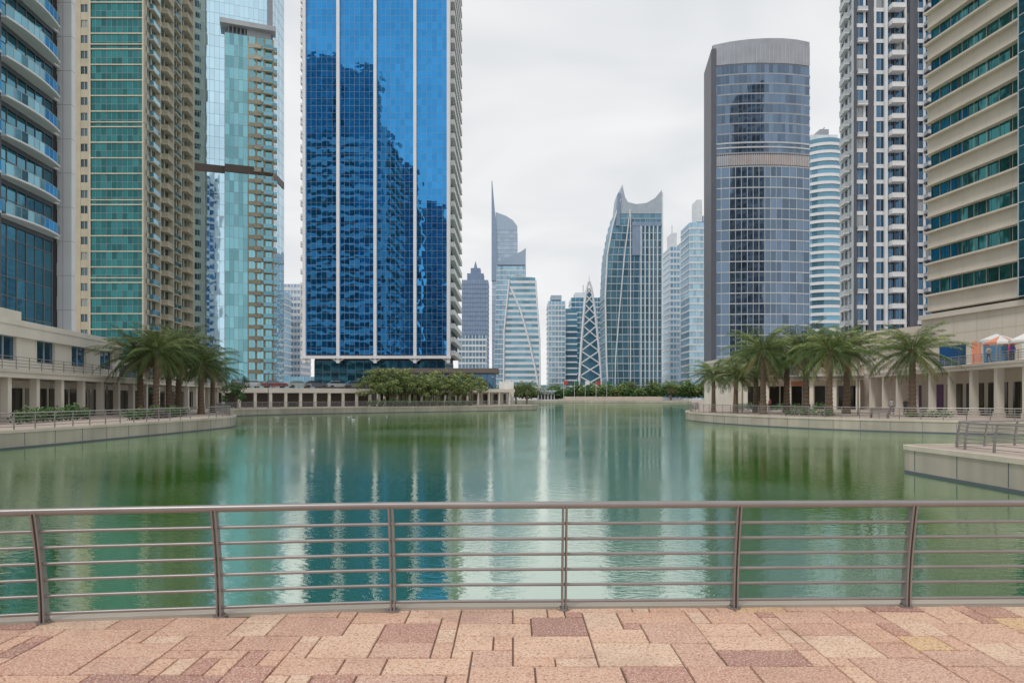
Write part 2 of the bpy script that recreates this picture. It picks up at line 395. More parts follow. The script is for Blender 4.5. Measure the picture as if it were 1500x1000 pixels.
# ---- H
arc = [(65, 221), (70, 219.8), (75.5, 219.1), (81, 218.9), (86.5, 219.1), (91.5, 219.8), (96.2, 221)]
poly = arc + [(97.5, 240), (67.2, 237)]
b = B('curved_grey_office_tower', cen(poly)); b.prism('core', 'dark', poly, 0, 108)
for i, (F, L) in enumerate(edges(poly)):
    if i < 6:
        curtain(b, F, L, 8, 75.6, 3.35, 2.2, 'ggrey', 'lgrey', mw=.15, mp=.2, hw=.34)
        curtain(b, F, L, 80, 108.5, 3.35, 1.4, 'ggrey', 'grey', mw=.05, mp=.1, hw=.42)
        b.fbox('bronze_band', 'bronze' if i in (1, 2, 3, 4, 5) else 'grey', F, 0, L, 0, .25, 76.1, 79.3)
        for k in range(8): b.fbox('louvre_blades', 'lgrey', F, k * L / 8, k * L / 8 + .15, .25, .35, 75.8, 79.6)
        for z in (81.5, 83): b.fbox('floor_bands', 'lgrey', F, 0, L, .1, .3, z, z + .5)
    elif i == 6: banded(b, F, L, 8, 108, 3.35, 1, 'grey', 'ggrey')
    else: curtain(b, F, L, 8, 108, 3.35, 3, 'ggrey', 'slate')
b.fbox('dark_fin', 'slate', frame((67.2, 237), (65, 221))[0], -.3, 16.3, .1, .5, 0, 114)
b.fbox('dark_fin', 'slate', frame((65, 221), (70, 219.8))[0], -.4, 1.0, .2, .7, 0, 114)
K = 24; vs = []
def arcp(t):
    t = t * 6; i = min(5, int(t)); f = t - i
    return (arc[i][0] * (1 - f) + arc[i + 1][0] * f, arc[i][1] * (1 - f) + arc[i + 1][1] * f - .3)
for k in range(K + 1):
    x, y = arcp(k / K); top = 114.6 + 2.0 * math.sin(math.pi * (.12 + .55 * k / K))
    vs += [(x, y, 108.6), (x, y, top), (x, y + 1.2, top), (x, y + 1.2, 108.6)]
b.faces('crown', 'grey', vs, [f for k in range(K) for f in ((4 * k, 4 * k + 4, 4 * k + 5, 4 * k + 1), (4 * k + 1, 4 * k + 5, 4 * k + 6, 4 * k + 2), (4 * k + 2, 4 * k + 6, 4 * k + 7, 4 * k + 3))])
for k in range(K + 1):
    x, y = arcp(k / K); b.box('crown_ribs', 'lgrey', x - .06, x + .06, y - .1, y - .001, 108.6, 114.8)
b.prism('roof', 'grey', poly, 108.6, 112)
b.finish()

# ---- J
poly = [(75, 150), (93, 150), (94, 172), (76.3, 158)]
b = B('white_grid_apartment_tower', cen(poly)); b.prism('core', 'dark', poly, 0, 124)
E = edges(poly); F, L = E[0]
punched(b, F, 7, 4, 124, 3.4, 2.33, 1.85, 2.6, 'white', 'gnavy', ext=False)
punched(b, F, 6, 4, 124, 3.4, 2.0, 1.6, 2.4, 'slate', 'gnavy', u0=7, ext=False, sill='slate')
punched(b, F, 5, 4, 124, 3.4, 2.5, 2.0, 2.6, 'white', 'gnavy', u0=13)
b.fbox('pier', 'white', F, 6.5, 7.1, .26, .9, 0, 126); b.fbox('pier', 'slate', F, 12.0, 12.9, .26, .7, 0, 125)
b.fbox('pier', 'white', F, 10.9, 11.4, .26, .6, 0, 125); b.fbox('pier', 'slate', F, .0, .5, .26, .5, 0, 124)
balconies(b, F, 7.4, 10.4, 4, 124, 3.4, 1.9, 'white', 'white', rh=.8)
balconies(b, F, 15.3, 18.6, 4, 124, 3.4, 1.7, 'slate', 'lgrey', rh=.8)
balconies(b, F, .6, 2.8, 4, 124, 3.4, .7, 'white', 'lgrey', step=2, rh=.7)
b.fbox('infill_panels', 'slate', F, 2.9, 4.3, .26, .34, 0, 124)
b.fbox('infill_panels', 'slate', F, 13.0, 13.9, .26, .34, 0, 124)
for i in (1, 2, 3):
    F, L = E[i]; punched(b, F, L, 4, 124, 3.4, 2.6, 1.8, 2.3, 'lgrey', 'gnavy')
F, L = E[3]; balconies(b, F, 2, L - 2, 4, 124, 3.4, .9, 'white', 'lgrey')
b.finish()

# ---- K
poly = [(52.3, 85), (57.4, 50), (88, 50), (84, 88)]
b = B('beige_banded_office_tower', cen(poly)); b.prism('core', 'dark', poly, 12.2, 106)
E = edges(poly)
for i, (F, L) in enumerate(E):
    banded(b, F, L, 12.4, 106, 3.9, 2.15, 'beige', 'ggreen', bay=1.4, proud=.35, ledge=.55 if i in (0, 3) else 0, mu='slate')
F, L = E[0]
for k in range(1, 8): b.fbox('panel_joints', 'tan', F, k * 1.7 - .02, k * 1.7 + .02, .35, .356, 12.4, 106)
b.fbox('bay_core', 'dark', F, 13.6, 26, .001, 1.3, 12.2, 106); curtain(b, F, 12.4, 12.4, 106, 1.95, 1.24, 'gteal', 'lgrey', u0=13.6, n0=1.31)
b.fbox('bay_return', 'gteal', F, 13.55, 13.598, .36, 1.3, 12.4, 106)
b.finish()

# ------------------------------------------------------------------ distant towers
def lerp_prof(pts, z):
    if z <= pts[0][0]: return pts[0][1]
    for (a, x), (c, y) in zip(pts, pts[1:]):
        if z <= c: return x + (y - x) * (z - a) / (c - a)
    return pts[-1][1]
def far_tower(name, Y, dep, z1, left, right, g, slab, fh=3.6, sh=1.1, mull=3., z0=0, proud=.25, done=True, ms=None, round_=0, mw=.18):
    left = left if isinstance(left, list) else [(0, left)]; right = right if isinstance(right, list) else [(0, right)]
    b = B(name, ((left[0][1] + right[0][1]) / 2, Y + dep / 2, 0)); nf = round((z1 - z0) / fh)
    for j in range(nf):
        z = z0 + j * fh; a = lerp_prof(left, z + fh / 2); c = lerp_prof(right, z + fh / 2)
        if c - a < .8: continue
        if round_:
            def rp(o):
                K = 10; return [((a + c) / 2 + ((c - a) / 2 + o) * math.cos(math.pi + math.pi * k / K), Y + round_ + (round_ + o) * math.sin(math.pi + math.pi * k / K)) for k in range(K + 1)] + [(c + o, Y + dep), (a - o, Y + dep)]
            b.prism('windows', g, rp(0), z, z + fh); b.prism('floor_bands', slab, rp(proud), z + .01, z + sh)
        else:
            k = max(1, round((c - a) / (mull or 4)))
            for i in range(k):
                b.box('windows', g, a + (c - a) * i / k, a + (c - a) * (i + 1) / k, Y, Y + dep, z + sh, z + fh)
            b.box('floor_bands', slab, a - proud, c + proud, Y - proud, Y + dep, z, z + sh)
            if mull:
                for i in range(k + 1):
                    x = a + (c - a) * i / k; b.box('mullions', ms or slab, x - mw, x + mw, Y - .2, Y - .001, z + sh, z + fh)
    if done: b.finish()
    return b
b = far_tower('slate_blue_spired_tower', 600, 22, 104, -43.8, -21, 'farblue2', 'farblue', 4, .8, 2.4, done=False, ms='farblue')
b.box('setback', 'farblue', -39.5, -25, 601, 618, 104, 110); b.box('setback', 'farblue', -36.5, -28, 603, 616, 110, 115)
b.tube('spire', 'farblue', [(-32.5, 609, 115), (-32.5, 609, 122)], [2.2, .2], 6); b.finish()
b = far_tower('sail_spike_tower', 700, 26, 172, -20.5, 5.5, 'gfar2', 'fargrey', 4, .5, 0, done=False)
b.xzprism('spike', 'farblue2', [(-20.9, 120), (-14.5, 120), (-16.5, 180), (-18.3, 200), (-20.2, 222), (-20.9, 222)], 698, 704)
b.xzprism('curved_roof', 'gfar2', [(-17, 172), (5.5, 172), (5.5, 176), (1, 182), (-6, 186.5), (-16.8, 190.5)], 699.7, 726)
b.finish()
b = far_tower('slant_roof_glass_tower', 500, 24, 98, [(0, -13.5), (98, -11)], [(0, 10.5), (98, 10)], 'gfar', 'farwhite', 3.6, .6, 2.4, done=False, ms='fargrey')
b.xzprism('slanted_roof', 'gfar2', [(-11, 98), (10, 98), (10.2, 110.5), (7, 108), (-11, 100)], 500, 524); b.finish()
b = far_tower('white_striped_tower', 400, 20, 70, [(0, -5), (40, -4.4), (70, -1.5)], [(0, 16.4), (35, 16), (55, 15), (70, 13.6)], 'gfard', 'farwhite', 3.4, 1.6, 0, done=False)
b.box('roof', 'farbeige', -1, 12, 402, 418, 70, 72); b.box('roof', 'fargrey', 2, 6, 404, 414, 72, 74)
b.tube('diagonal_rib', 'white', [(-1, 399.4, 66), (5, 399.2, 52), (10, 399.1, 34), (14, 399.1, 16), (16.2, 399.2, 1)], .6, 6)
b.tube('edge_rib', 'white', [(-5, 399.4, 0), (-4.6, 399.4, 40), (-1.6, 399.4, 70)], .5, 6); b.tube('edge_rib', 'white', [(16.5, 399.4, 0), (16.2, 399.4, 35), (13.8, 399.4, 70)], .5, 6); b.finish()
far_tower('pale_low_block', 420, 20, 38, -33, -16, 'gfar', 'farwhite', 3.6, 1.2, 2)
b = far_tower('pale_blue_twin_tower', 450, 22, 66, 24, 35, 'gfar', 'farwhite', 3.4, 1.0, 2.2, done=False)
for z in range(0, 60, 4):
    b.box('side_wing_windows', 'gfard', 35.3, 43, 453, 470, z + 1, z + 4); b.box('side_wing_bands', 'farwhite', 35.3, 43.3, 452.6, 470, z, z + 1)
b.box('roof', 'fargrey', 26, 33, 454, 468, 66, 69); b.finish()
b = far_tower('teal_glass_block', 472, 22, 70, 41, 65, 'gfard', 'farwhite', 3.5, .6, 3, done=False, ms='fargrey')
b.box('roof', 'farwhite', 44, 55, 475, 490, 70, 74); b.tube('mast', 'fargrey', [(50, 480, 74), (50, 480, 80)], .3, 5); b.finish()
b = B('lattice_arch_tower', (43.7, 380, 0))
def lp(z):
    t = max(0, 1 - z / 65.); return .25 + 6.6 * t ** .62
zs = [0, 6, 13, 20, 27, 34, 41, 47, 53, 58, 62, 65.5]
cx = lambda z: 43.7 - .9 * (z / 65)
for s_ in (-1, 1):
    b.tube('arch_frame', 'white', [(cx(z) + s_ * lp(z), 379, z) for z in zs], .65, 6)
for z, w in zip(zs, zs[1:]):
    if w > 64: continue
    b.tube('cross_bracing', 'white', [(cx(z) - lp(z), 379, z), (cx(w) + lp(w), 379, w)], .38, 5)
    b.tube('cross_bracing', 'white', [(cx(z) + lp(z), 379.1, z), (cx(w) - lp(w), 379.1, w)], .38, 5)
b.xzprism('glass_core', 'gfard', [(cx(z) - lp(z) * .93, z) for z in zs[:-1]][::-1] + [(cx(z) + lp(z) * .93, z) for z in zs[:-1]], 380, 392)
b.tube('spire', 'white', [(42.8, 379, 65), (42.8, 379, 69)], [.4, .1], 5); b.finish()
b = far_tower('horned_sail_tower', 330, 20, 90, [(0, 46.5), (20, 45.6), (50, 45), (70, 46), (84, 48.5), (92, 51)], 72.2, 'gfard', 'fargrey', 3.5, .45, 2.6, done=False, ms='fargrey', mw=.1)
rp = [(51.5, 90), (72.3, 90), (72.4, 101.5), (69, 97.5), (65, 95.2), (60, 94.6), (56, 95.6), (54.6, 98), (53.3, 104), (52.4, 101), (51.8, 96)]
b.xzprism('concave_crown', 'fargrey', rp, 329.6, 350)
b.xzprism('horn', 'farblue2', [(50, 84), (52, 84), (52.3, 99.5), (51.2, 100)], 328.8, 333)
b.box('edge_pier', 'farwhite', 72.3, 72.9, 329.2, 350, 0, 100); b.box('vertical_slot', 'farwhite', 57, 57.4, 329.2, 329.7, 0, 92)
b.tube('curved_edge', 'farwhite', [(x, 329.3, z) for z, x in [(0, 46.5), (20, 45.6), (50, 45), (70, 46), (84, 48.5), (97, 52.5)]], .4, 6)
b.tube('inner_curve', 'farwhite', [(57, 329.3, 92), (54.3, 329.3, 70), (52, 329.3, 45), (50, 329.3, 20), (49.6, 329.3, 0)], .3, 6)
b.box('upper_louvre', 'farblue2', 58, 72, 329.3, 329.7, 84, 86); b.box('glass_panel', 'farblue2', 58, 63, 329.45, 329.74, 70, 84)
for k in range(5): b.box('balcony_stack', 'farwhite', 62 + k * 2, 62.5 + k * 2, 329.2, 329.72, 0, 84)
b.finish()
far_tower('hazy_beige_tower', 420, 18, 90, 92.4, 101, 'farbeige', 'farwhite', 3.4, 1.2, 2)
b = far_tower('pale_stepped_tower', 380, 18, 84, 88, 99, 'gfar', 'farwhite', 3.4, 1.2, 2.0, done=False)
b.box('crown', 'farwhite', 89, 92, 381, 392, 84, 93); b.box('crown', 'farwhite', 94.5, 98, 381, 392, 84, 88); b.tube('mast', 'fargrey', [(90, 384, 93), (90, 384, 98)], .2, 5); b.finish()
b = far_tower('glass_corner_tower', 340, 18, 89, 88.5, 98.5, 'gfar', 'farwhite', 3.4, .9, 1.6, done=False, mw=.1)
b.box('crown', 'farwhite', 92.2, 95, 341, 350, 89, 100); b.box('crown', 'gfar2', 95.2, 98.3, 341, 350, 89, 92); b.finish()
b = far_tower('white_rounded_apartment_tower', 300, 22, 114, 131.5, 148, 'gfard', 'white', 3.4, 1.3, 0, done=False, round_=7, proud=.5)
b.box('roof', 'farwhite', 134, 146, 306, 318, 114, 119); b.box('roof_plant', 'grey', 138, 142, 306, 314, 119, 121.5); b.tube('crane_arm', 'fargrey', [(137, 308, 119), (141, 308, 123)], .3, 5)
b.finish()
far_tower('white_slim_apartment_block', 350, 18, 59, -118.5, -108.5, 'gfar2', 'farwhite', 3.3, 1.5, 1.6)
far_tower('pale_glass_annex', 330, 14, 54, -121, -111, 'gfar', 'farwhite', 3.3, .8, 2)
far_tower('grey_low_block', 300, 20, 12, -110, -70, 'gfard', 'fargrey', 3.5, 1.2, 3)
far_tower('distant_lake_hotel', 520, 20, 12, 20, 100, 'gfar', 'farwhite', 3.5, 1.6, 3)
# towers behind the viewpoint (seen in the glass reflections)
for nm, x0, x1, y, h, g, w in (('rear_apartment_tower', -136, -114, -100, 222, 'gteal', 'grey'), ('rear_office_tower', -111, -87, -100, 214, 'gteal', 'grey'),
                              ('rear_glass_tower', -84, -76, -96, 168, 'gteal', 'grey'), ('rear_stepped_tower', -76, -62, -98, 150, 'gnavy', 'slate'), ('rear_corner_tower', -59, -43, -110, 128, 'gnavy', 'grey'),
                              ('rear_hotel_tower', 86, 106, -130, 90, 'gnavy', 'grey'), ('rear_slab_tower', 112, 130, -110, 70, 'gnavy', 'slate')):
    pl = [(x0, y - 20), (x1, y - 20), (x1, y), (x0, y)]
    b = B(nm, cen(pl)); b.prism('core', 'dark', pl, 0, h)
    for F, L in edges(pl): banded(b, F, L, 4, h, 3.6, 1.0, w, g, bay=3)
    b.finish()

# ------------------------------------------------------------------ lake, ground, quay
rail = [(-12, 4.35), (-10.2, 4.75), (-8.3, 5.15), (-6.9, 5.45), (-5.5, 5.72), (-4.09, 5.97), (-2.63, 6.15), (-1.10, 6.31), (.483, 6.35), (2.08, 6.39), (3.71, 6.43), (5.34, 6.46), (6.97, 6.46), (8.6, 6.42), (10.2, 6.34), (11.8, 6.2)]
lake = [(x, y + .2) for x, y in rail] + [(14.5, 6.8), (16.0, 9.5), (16.1, 15), (16.0, 21), (15.75, 27.0), (15.8, 27.6), (16.4, 27.9), (24, 29.5), (45, 33), (60, 44), (56, 49), (44, 51.5), (34.6, 56), (28, 63), (24, 72), (21.9, 82),
        (22.6, 90), (27, 102), (31, 115), (40, 150), (58, 220), (74, 280), (72, 306), (20, 316), (-10, 308), (-16, 250), (0, 175), (6, 156), (5, 150), (-4, 141), (-20, 129.5), (-34, 117), (-41.5, 108), (-43, 100), (-38, 90),
        (-32, 78), (-28.6, 71), (-27.2, 66), (-27.6, 56), (-29, 38), (-31, 22), (-30, 8), (-22, 3), (-16, 3.4)]
def chaikin(p, n0):
    out = []
    for i in range(len(p)):
        a, c = p[i], p[(i + 1) % len(p)]
        if i < n0: out.append(a); continue
        out += [(a[0] * .78 + c[0] * .22, a[1] * .78 + c[1] * .22), (a[0] * .22 + c[0] * .78, a[1] * .22 + c[1] * .78)]
    return out
nr = len(rail)
lake = chaikin(lake, nr); lake = chaikin(lake, nr)
area = sum(lake[i][0] * lake[(i + 1) % len(lake)][1] - lake[(i + 1) % len(lake)][0] * lake[i][1] for i in range(len(lake)))
sgn = 1 if area > 0 else -1
def offs(p, d, closed=True):
    out = []; k = len(p)
    for i in range(k):
        a = Vector(p[(i - 1) % k] if closed or i > 0 else p[0]); c = Vector(p[(i + 1) % k] if closed or i < k - 1 else p[-1])
        t = (c - a).normalized(); out.append((p[i][0] + t.y * d * sgn, p[i][1] - t.x * d * sgn))
    return out
def sweep_rect(b, part, mt, path, o0, o1, z0, z1):
    A, C = offs(path, o0), offs(path, o1); k = len(path)
    vs = []
    for i in range(k): vs += [(*A[i], z0), (*A[i], z1), (*C[i], z1), (*C[i], z0)]
    fs = []
    for i in range(k):
        j = (i + 1) % k
        for q in range(4): fs.append((4 * i + q, 4 * j + q, 4 * j + (q + 1) % 4, 4 * i + (q + 1) % 4))
    b.faces(part, mt, vs, fs, .3)
b = B('quay_wall')
sweep_rect(b, 'wall', 'concrete', lake, 0.0, .5, -2.6, -.14)
sweep_rect(b, 'waterline_stain', 'slate', lake, -.008, .05, -1.3, -.96)
sweep_rect(b, 'coping', 'coping', lake, -.06, .18, -.138, .035)
acc = 0
for i in range(nr, len(lake)):
    a = Vector(lake[i]); c = Vector(lake[(i + 1) % len(lake)]); d = (c - a).length; t_ = (c - a) / d if d else Vector((1, 0))
    s0 = 0
    while acc + (d - s0) >= 2.4:
        s0 += 2.4 - acc; acc = 0; q = a + t_ * s0
        if q.y < 170: b.fbox('joints', 'slate', (q.x, q.y, t_.x, t_.y), -.015, .015, -.012, .012, -.93, -.14)
    acc += d - s0
b.finish()
outer = [(-4000, -1500), (4000, -1500), (4000, 6000), (-4000, 6000)]
inner = offs(lake, .17)
tris = geometry.tessellate_polygon([[Vector((*p, 0)) for p in outer], [Vector((*p, 0)) for p in inner]])
b = B('ground'); b.faces('ground', 'ground', [(x, y, 0) for x, y in outer + inner], [tuple(t) for t in tris], .3); g = b.finish()
bm = bmesh.new(); bm.from_mesh(g.data)
for f in bm.faces:
    f.normal_update()
    if f.normal.z < 0: f.normal_flip()
bm.to_mesh(g.data); bm.free()
b = B('lake_water'); b.faces('w', 'water', [(-75, -5, -1.05), (100, -5, -1.05), (100, 350, -1.05), (-75, 350, -1.05)], [(0, 1, 2, 3)]); b.finish()

# paving stones
b = B('paving')
def lim(x):
    for (a, y), (c, w) in zip(rail, rail[1:]):
        if a <= x <= c: return y + (w - y) * (x - a) / (c - a) + .015
    return 4.3
for (a, y), (c, w) in zip(rail, rail[1:]):
    b.faces('bed', 'bed', [(a, -3.2, .004), (c, -3.2, .004), (c, w + .01, .004), (a, y + .01, .004)], [(0, 1, 2, 3)], .4)
G = .158; NX, NY = 150, 62; X0, Y0 = -12, -3.2
occ = [[False] * NY for _ in range(NX)]
sizes = [(3, 2), (2, 2), (4, 2), (3, 2), (2, 3), (3, 3), (2, 1), (4, 3), (1, 2), (3, 2)]
for j in range(NY):
    for i in range(NX):
        if occ[i][j]: continue
        for _ in range(10):
            w, h = R.choice(sizes)
            if i + w <= NX and j + h <= NY and not any(occ[i + a][j + c] for a in range(w) for c in range(h)): break
        else:
            w = h = 1
            if i + 1 < NX and not occ[i + 1][j]: w = 2
        for a in range(w):
            for c in range(h): occ[i + a][j + c] = True
        jt = R.uniform(.003, .0055)
        x0, x1 = X0 + i * G + jt, X0 + (i + w) * G - jt; y0, y1 = Y0 + j * G + jt, Y0 + (j + h) * G - jt
        l0, l1 = lim(x0), lim(x1)
        if y0 > min(l0, l1) - .03: continue
        ya, yb = min(y1, l0), min(y1, l1); e = .005
        zt = [.018 + R.uniform(-.003, .003) for _ in range(4)]; zt[2] = zt[1] + zt[3] - zt[0]
        vs = [(x0, y0, 0.001), (x1, y0, 0.001), (x1, yb, 0.001), (x0, ya, 0.001), (x0 + e, y0 + e, zt[0]), (x1 - e, y0 + e, zt[1]), (x1 - e, yb - e, zt[2]), (x0 + e, ya - e, zt[3])]
        b.faces('stones', 'paving', vs, [(4, 5, 6, 7), (0, 1, 5, 4), (1, 2, 6, 5), (2, 3, 7, 6), (3, 0, 4, 7)])
b.finish()

# near railing
b = B('promenade_railing', (0, 6.3, 0))
lean = lambda z: -.13 * (z ** 1.7)
def dense(p, k=6):
    out = []
    P = [p[0]] + list(p) + [p[-1]]
    for i in range(1, len(P) - 2):
        for t in range(k):
            t /= k; q = []
            for d in (0, 1):
                a, b_, c, e = P[i - 1][d], P[i][d], P[i + 1][d], P[i + 2][d]
                q.append(.5 * ((2 * b_) + (-a + c) * t + (2 * a - 5 * b_ + 4 * c - e) * t * t + (-a + 3 * b_ - 3 * c + e) * t ** 3))
            out.append(tuple(q))
    return out + [p[-1]]
dr = dense(rail)
b.tube('top_rail', 'steel', [(x, y + lean(1.0), 1.01) for x, y in dr], .033, 12)
for z in (.10, .255, .40, .545, .69, .835):
    b.tube('rail_bars', 'steel', [(x, y + lean(z) - .0, z) for x, y in dr], .0145, 8)
for i, (x, y) in enumerate(rail):
    a = Vector(rail[max(i - 1, 0)]); c = Vector(rail[min(i + 1, len(rail) - 1)]); t = (c - a).normalized(); nn = Vector((t.y, -t.x))
    K = 9; zz = [q / (K - 1) * 1.0 for q in range(K)]
    for off in (-.016, .016):
        vs = []
        for z in zz:
            w = .0075; dep = .048 - .014 * z
            cx_, cy_ = x + t.x * off, y + lean(z) + t.y * off
            for s1, s2 in ((-1, -1), (1, -1), (1, 1), (-1, 1)):
                vs.append((cx_ + t.x * w * s1 - nn.x * dep * s2, cy_ + t.y * w * s1 - nn.y * dep * s2, z + .02 if z == 0 else z))
        fs = [(4 * q + s1, 4 * q + (s1 + 1) % 4, 4 * q + 4 + (s1 + 1) % 4, 4 * q + 4 + s1) for q in range(K - 1) for s1 in range(4)] + [(4 * K - 4, 4 * K - 3, 4 * K - 2, 4 * K - 1)]
        b.faces('posts', 'steel', vs, fs)
    b.tube('base_plates', 'steel', [(x, y, .014), (x, y, .032)], .06, 14)
    for k in range(4):
        bx, by = x + .045 * math.cos(k * 1.57 + .78), y + .045 * math.sin(k * 1.57 + .78)
        b.tube('bolts', 'steeld', [(bx, by, .03), (bx, by, .042)], .008, 6)
b.finish(smooth=('top_rail', 'rail_bars'))

def quay_rail(name, pts, sp=1.6, h=1.0, r=.03):
    b = B(name, (pts[0][0], pts[0][1], 0)); P = [Vector(p) for p in pts]
    for z, rr in ((h, r * 1.3), (.2, r * .7), (.4, r * .7), (.6, r * .7), (.8, r * .7)):
        b.tube('rails', 'steel', [(p.x, p.y, z) for p in P], rr, 5)
    acc = 0
    for a, c in zip(P, P[1:]):
        d = (c - a).length; t = (sp - acc) if acc else 0
        while t < d:
            q = a + (c - a) * (t / d); b.tube('posts', 'steel', [(q.x, q.y, .0), (q.x, q.y, h)], r * 1.3, 4); t += sp
        acc = d - (t - sp)
    b.finish()
inn = offs(lake, .55)
def sub(f): return [p for p in inn[nr:] if f(p)]
# near right quay railing, set back from the edge, same curved posts as the foreground railing
nqc = [(17.0, 9), (17.1, 15), (17.1, 21), (16.9, 25.2), (17.2, 26.4), (18.2, 27.1), (24, 28.4), (34, 30.1), (44.5, 32)]
nqc = dense(nqc, 5)
b = B('quay_railing', (17, 20, 0)); P = [Vector(p) for p in nqc]
def inward(k):
    a = P[max(k - 1, 0)]; c = P[min(k + 1, len(P) - 1)]; t = (c - a).normalized(); return Vector((t.y, -t.x))
for z, rr in ((1.0, .035), (.12, .015), (.27, .015), (.42, .015), (.57, .015), (.71, .015), (.85, .015)):
    b.tube('rails', 'steel', [(*(p + inward(k) * .13 * z ** 1.7), z) for k, p in enumerate(P)], rr, 6)
acc = 0
for k, (a, c) in enumerate(zip(P, P[1:])):
    d = (c - a).length; t = (1.5 - acc) if acc else 0; on = inward(k)
    while t < d:
        q = a + (c - a) * (t / d)
        b.tube('posts', 'steel', [(q.x + on.x * .13 * z ** 1.7, q.y + on.y * .13 * z ** 1.7, z) for z in (0, .25, .5, .75, 1.0)], [.05, .045, .042, .038, .035], 4); t += 1.5
    acc = d - (t - 1.5)
b.finish()
quay_rail('quay_railing', sub(lambda p: 20 < p[0] < 62 and 46 < p[1] < 112))
quay_rail('quay_railing', sub(lambda p: p[0] < 8 and 60 < p[1] < 160))
quay_rail('quay_railing', sub(lambda p: p[0] < -20 and 5 < p[1] < 60))

# ------------------------------------------------------------------ podiums
b = B('waterfront_retail_arcade', (-42, 70, 0))
F, L = frame((-36.9, 40), (-51.5, 121))
b.fbox('back_wall', 'cream', F, 0, L, -16, -3.0, 0, 3.4)
for k in range(int(L / 4.4) + 1):
    u = k * 4.4; b.fbox('columns', 'cream', F, u, u + .55, -.45, .1, 0, 3.45)
    b.fbox('column_bases', 'beige', F, u - .08, u + .63, -.53, .18, 0, .4)
    if u + 4.3 < L:
        for q in range(3):
            b.fbox('shopfronts', 'shop', F, u + .3 + q * 1.3, u + 1.5 + q * 1.3, -3, -2.92, .15, 2.7)
        if k % 3 == 0: b.fbox('shop_signs', R.choice(['red', 'greenf', 'whitef']), F, u + .6, u + 3.6, -2.99, -2.8, 2.72, 3.2)
b.fbox('terrace_slab', 'cream', F, -.5, L + .5, -16.2, .5, 3.45, 4.1)
b.fbox('terrace_slab_edge', 'beige', F, -.5, L + .5, .5, .62, 3.85, 4.08)
for z in (4.35, 4.6, 4.85, 5.1): b.tube('terrace_railing', 'steel', [b.fp(F, 0, .3, z), b.fp(F, L, .3, z)], .03, 5)
for k in range(int(L / 2)): b.tube('terrace_railing', 'steel', [b.fp(F, k * 2, .3, 4.1), b.fp(F, k * 2, .3, 5.12)], .035, 4)
b.fbox('upper_storey', 'dark', F, 0, 41, -16, -2.3, 4.1, 7.6)
punched(b, F, 41, 4.1, 7.0, 2.9, 6.8, 3.4, 2.0, 'cream', 'gnavy', n0=-2.29, proud=.3)
b.fbox('upper_parapet', 'cream', F, -.4, 41.4, -16.2, -1.6, 7.0, 8.45)
b.fbox('parapet_reveal', 'beige', F, -.4, 41.4, -1.6, -1.55, 7.9, 8.0)
b.fbox('upper_parapet_block', 'cream', F, 6, 20, -16, -2.2, 8.46, 9.3)
b.fbox('end_pavilion', 'cream', F, 43, 56, -16, -5, 4.1, 6.6)
b.fbox('end_pavilion_glass', 'gnavy', F, 43.6, 55.4, -4.99, -4.93, 4.5, 6.0)
for k in range(9): b.fbox('pergola_beams', 'cream', F, 57 + k * 1.3, 57.3 + k * 1.3, -5, .2, 5.9, 6.15)
for k in (57, 67.6): b.fbox('pergola_posts', 'cream', F, k, k + .35, -.3, .1, 4.11, 5.9)
b.finish()

b = B('parking_podium', (-40, 130, 0)); F, L = frame((-56, 118), (-27, 135.5))
b.fbox('deck', 'cream', F, 0, L, -18, .2, 2.6, 3.5); b.fbox('deck_surface', 'asphalt', F, .3, L - .3, -17.6, -.2, 3.5, 3.52)
b.fbox('back_wall', 'brown', F, 0, L, -18, -3, 0, 2.6)
for k in range(13): b.fbox('columns', 'cream', F, k * 2.7, k * 2.7 + .5, -.4, .12, 0, 2.6)
for z in (3.8, 4.1, 4.4): b.tube('railing', 'steel', [b.fp(F, 0, 0, z), b.fp(F, L, 0, z)], .04, 5)
for k in range(24): b.tube('railing', 'steel', [b.fp(F, k * 1.45, 0, 3.5), b.fp(F, k * 1.45, 0, 4.42)], .04, 4)
b.finish()
b = B('glass_pavilion', (-17, 168, 0))
b.box('walls', 'slate', -31.5, -4, 160, 169, 0, 7.4); b.box('roof', 'brown', -32.6, -3.2, 159, 169.5, 7.4, 8.5)
F = (-31.5, 160, 1, 0)
for k in range(18): b.fbox('mullions', 'brown', F, k * 1.6, k * 1.6 + .15, 0, .12, 0, 7.4)
b.fbox('glazing', 'gnavy', F, 0, 27.5, .01, .04, 3.6, 7.1)
F, L = frame((-26, 138.5), (.5, 157))
b.fbox('canopy', 'cream', F, 0, L, -3, .3, 2.9, 3.6); b.fbox('terrace_wall', 'cream', F, 0, L, -3.5, -3.01, 0, 2.9)
for k in range(12): b.fbox('canopy_columns', 'cream', F, k * 2.8, k * 2.8 + .4, -.3, .1, 0, 2.9); b.fbox('shopfronts', 'shop', F, k * 2.8 + .6, k * 2.8 + 2.5, -3.0, -2.9, .3, 2.5)
b.box('kiosk', 'whitef', -3, .4, 159.2, 163, 0, 5.4)
b.finish()

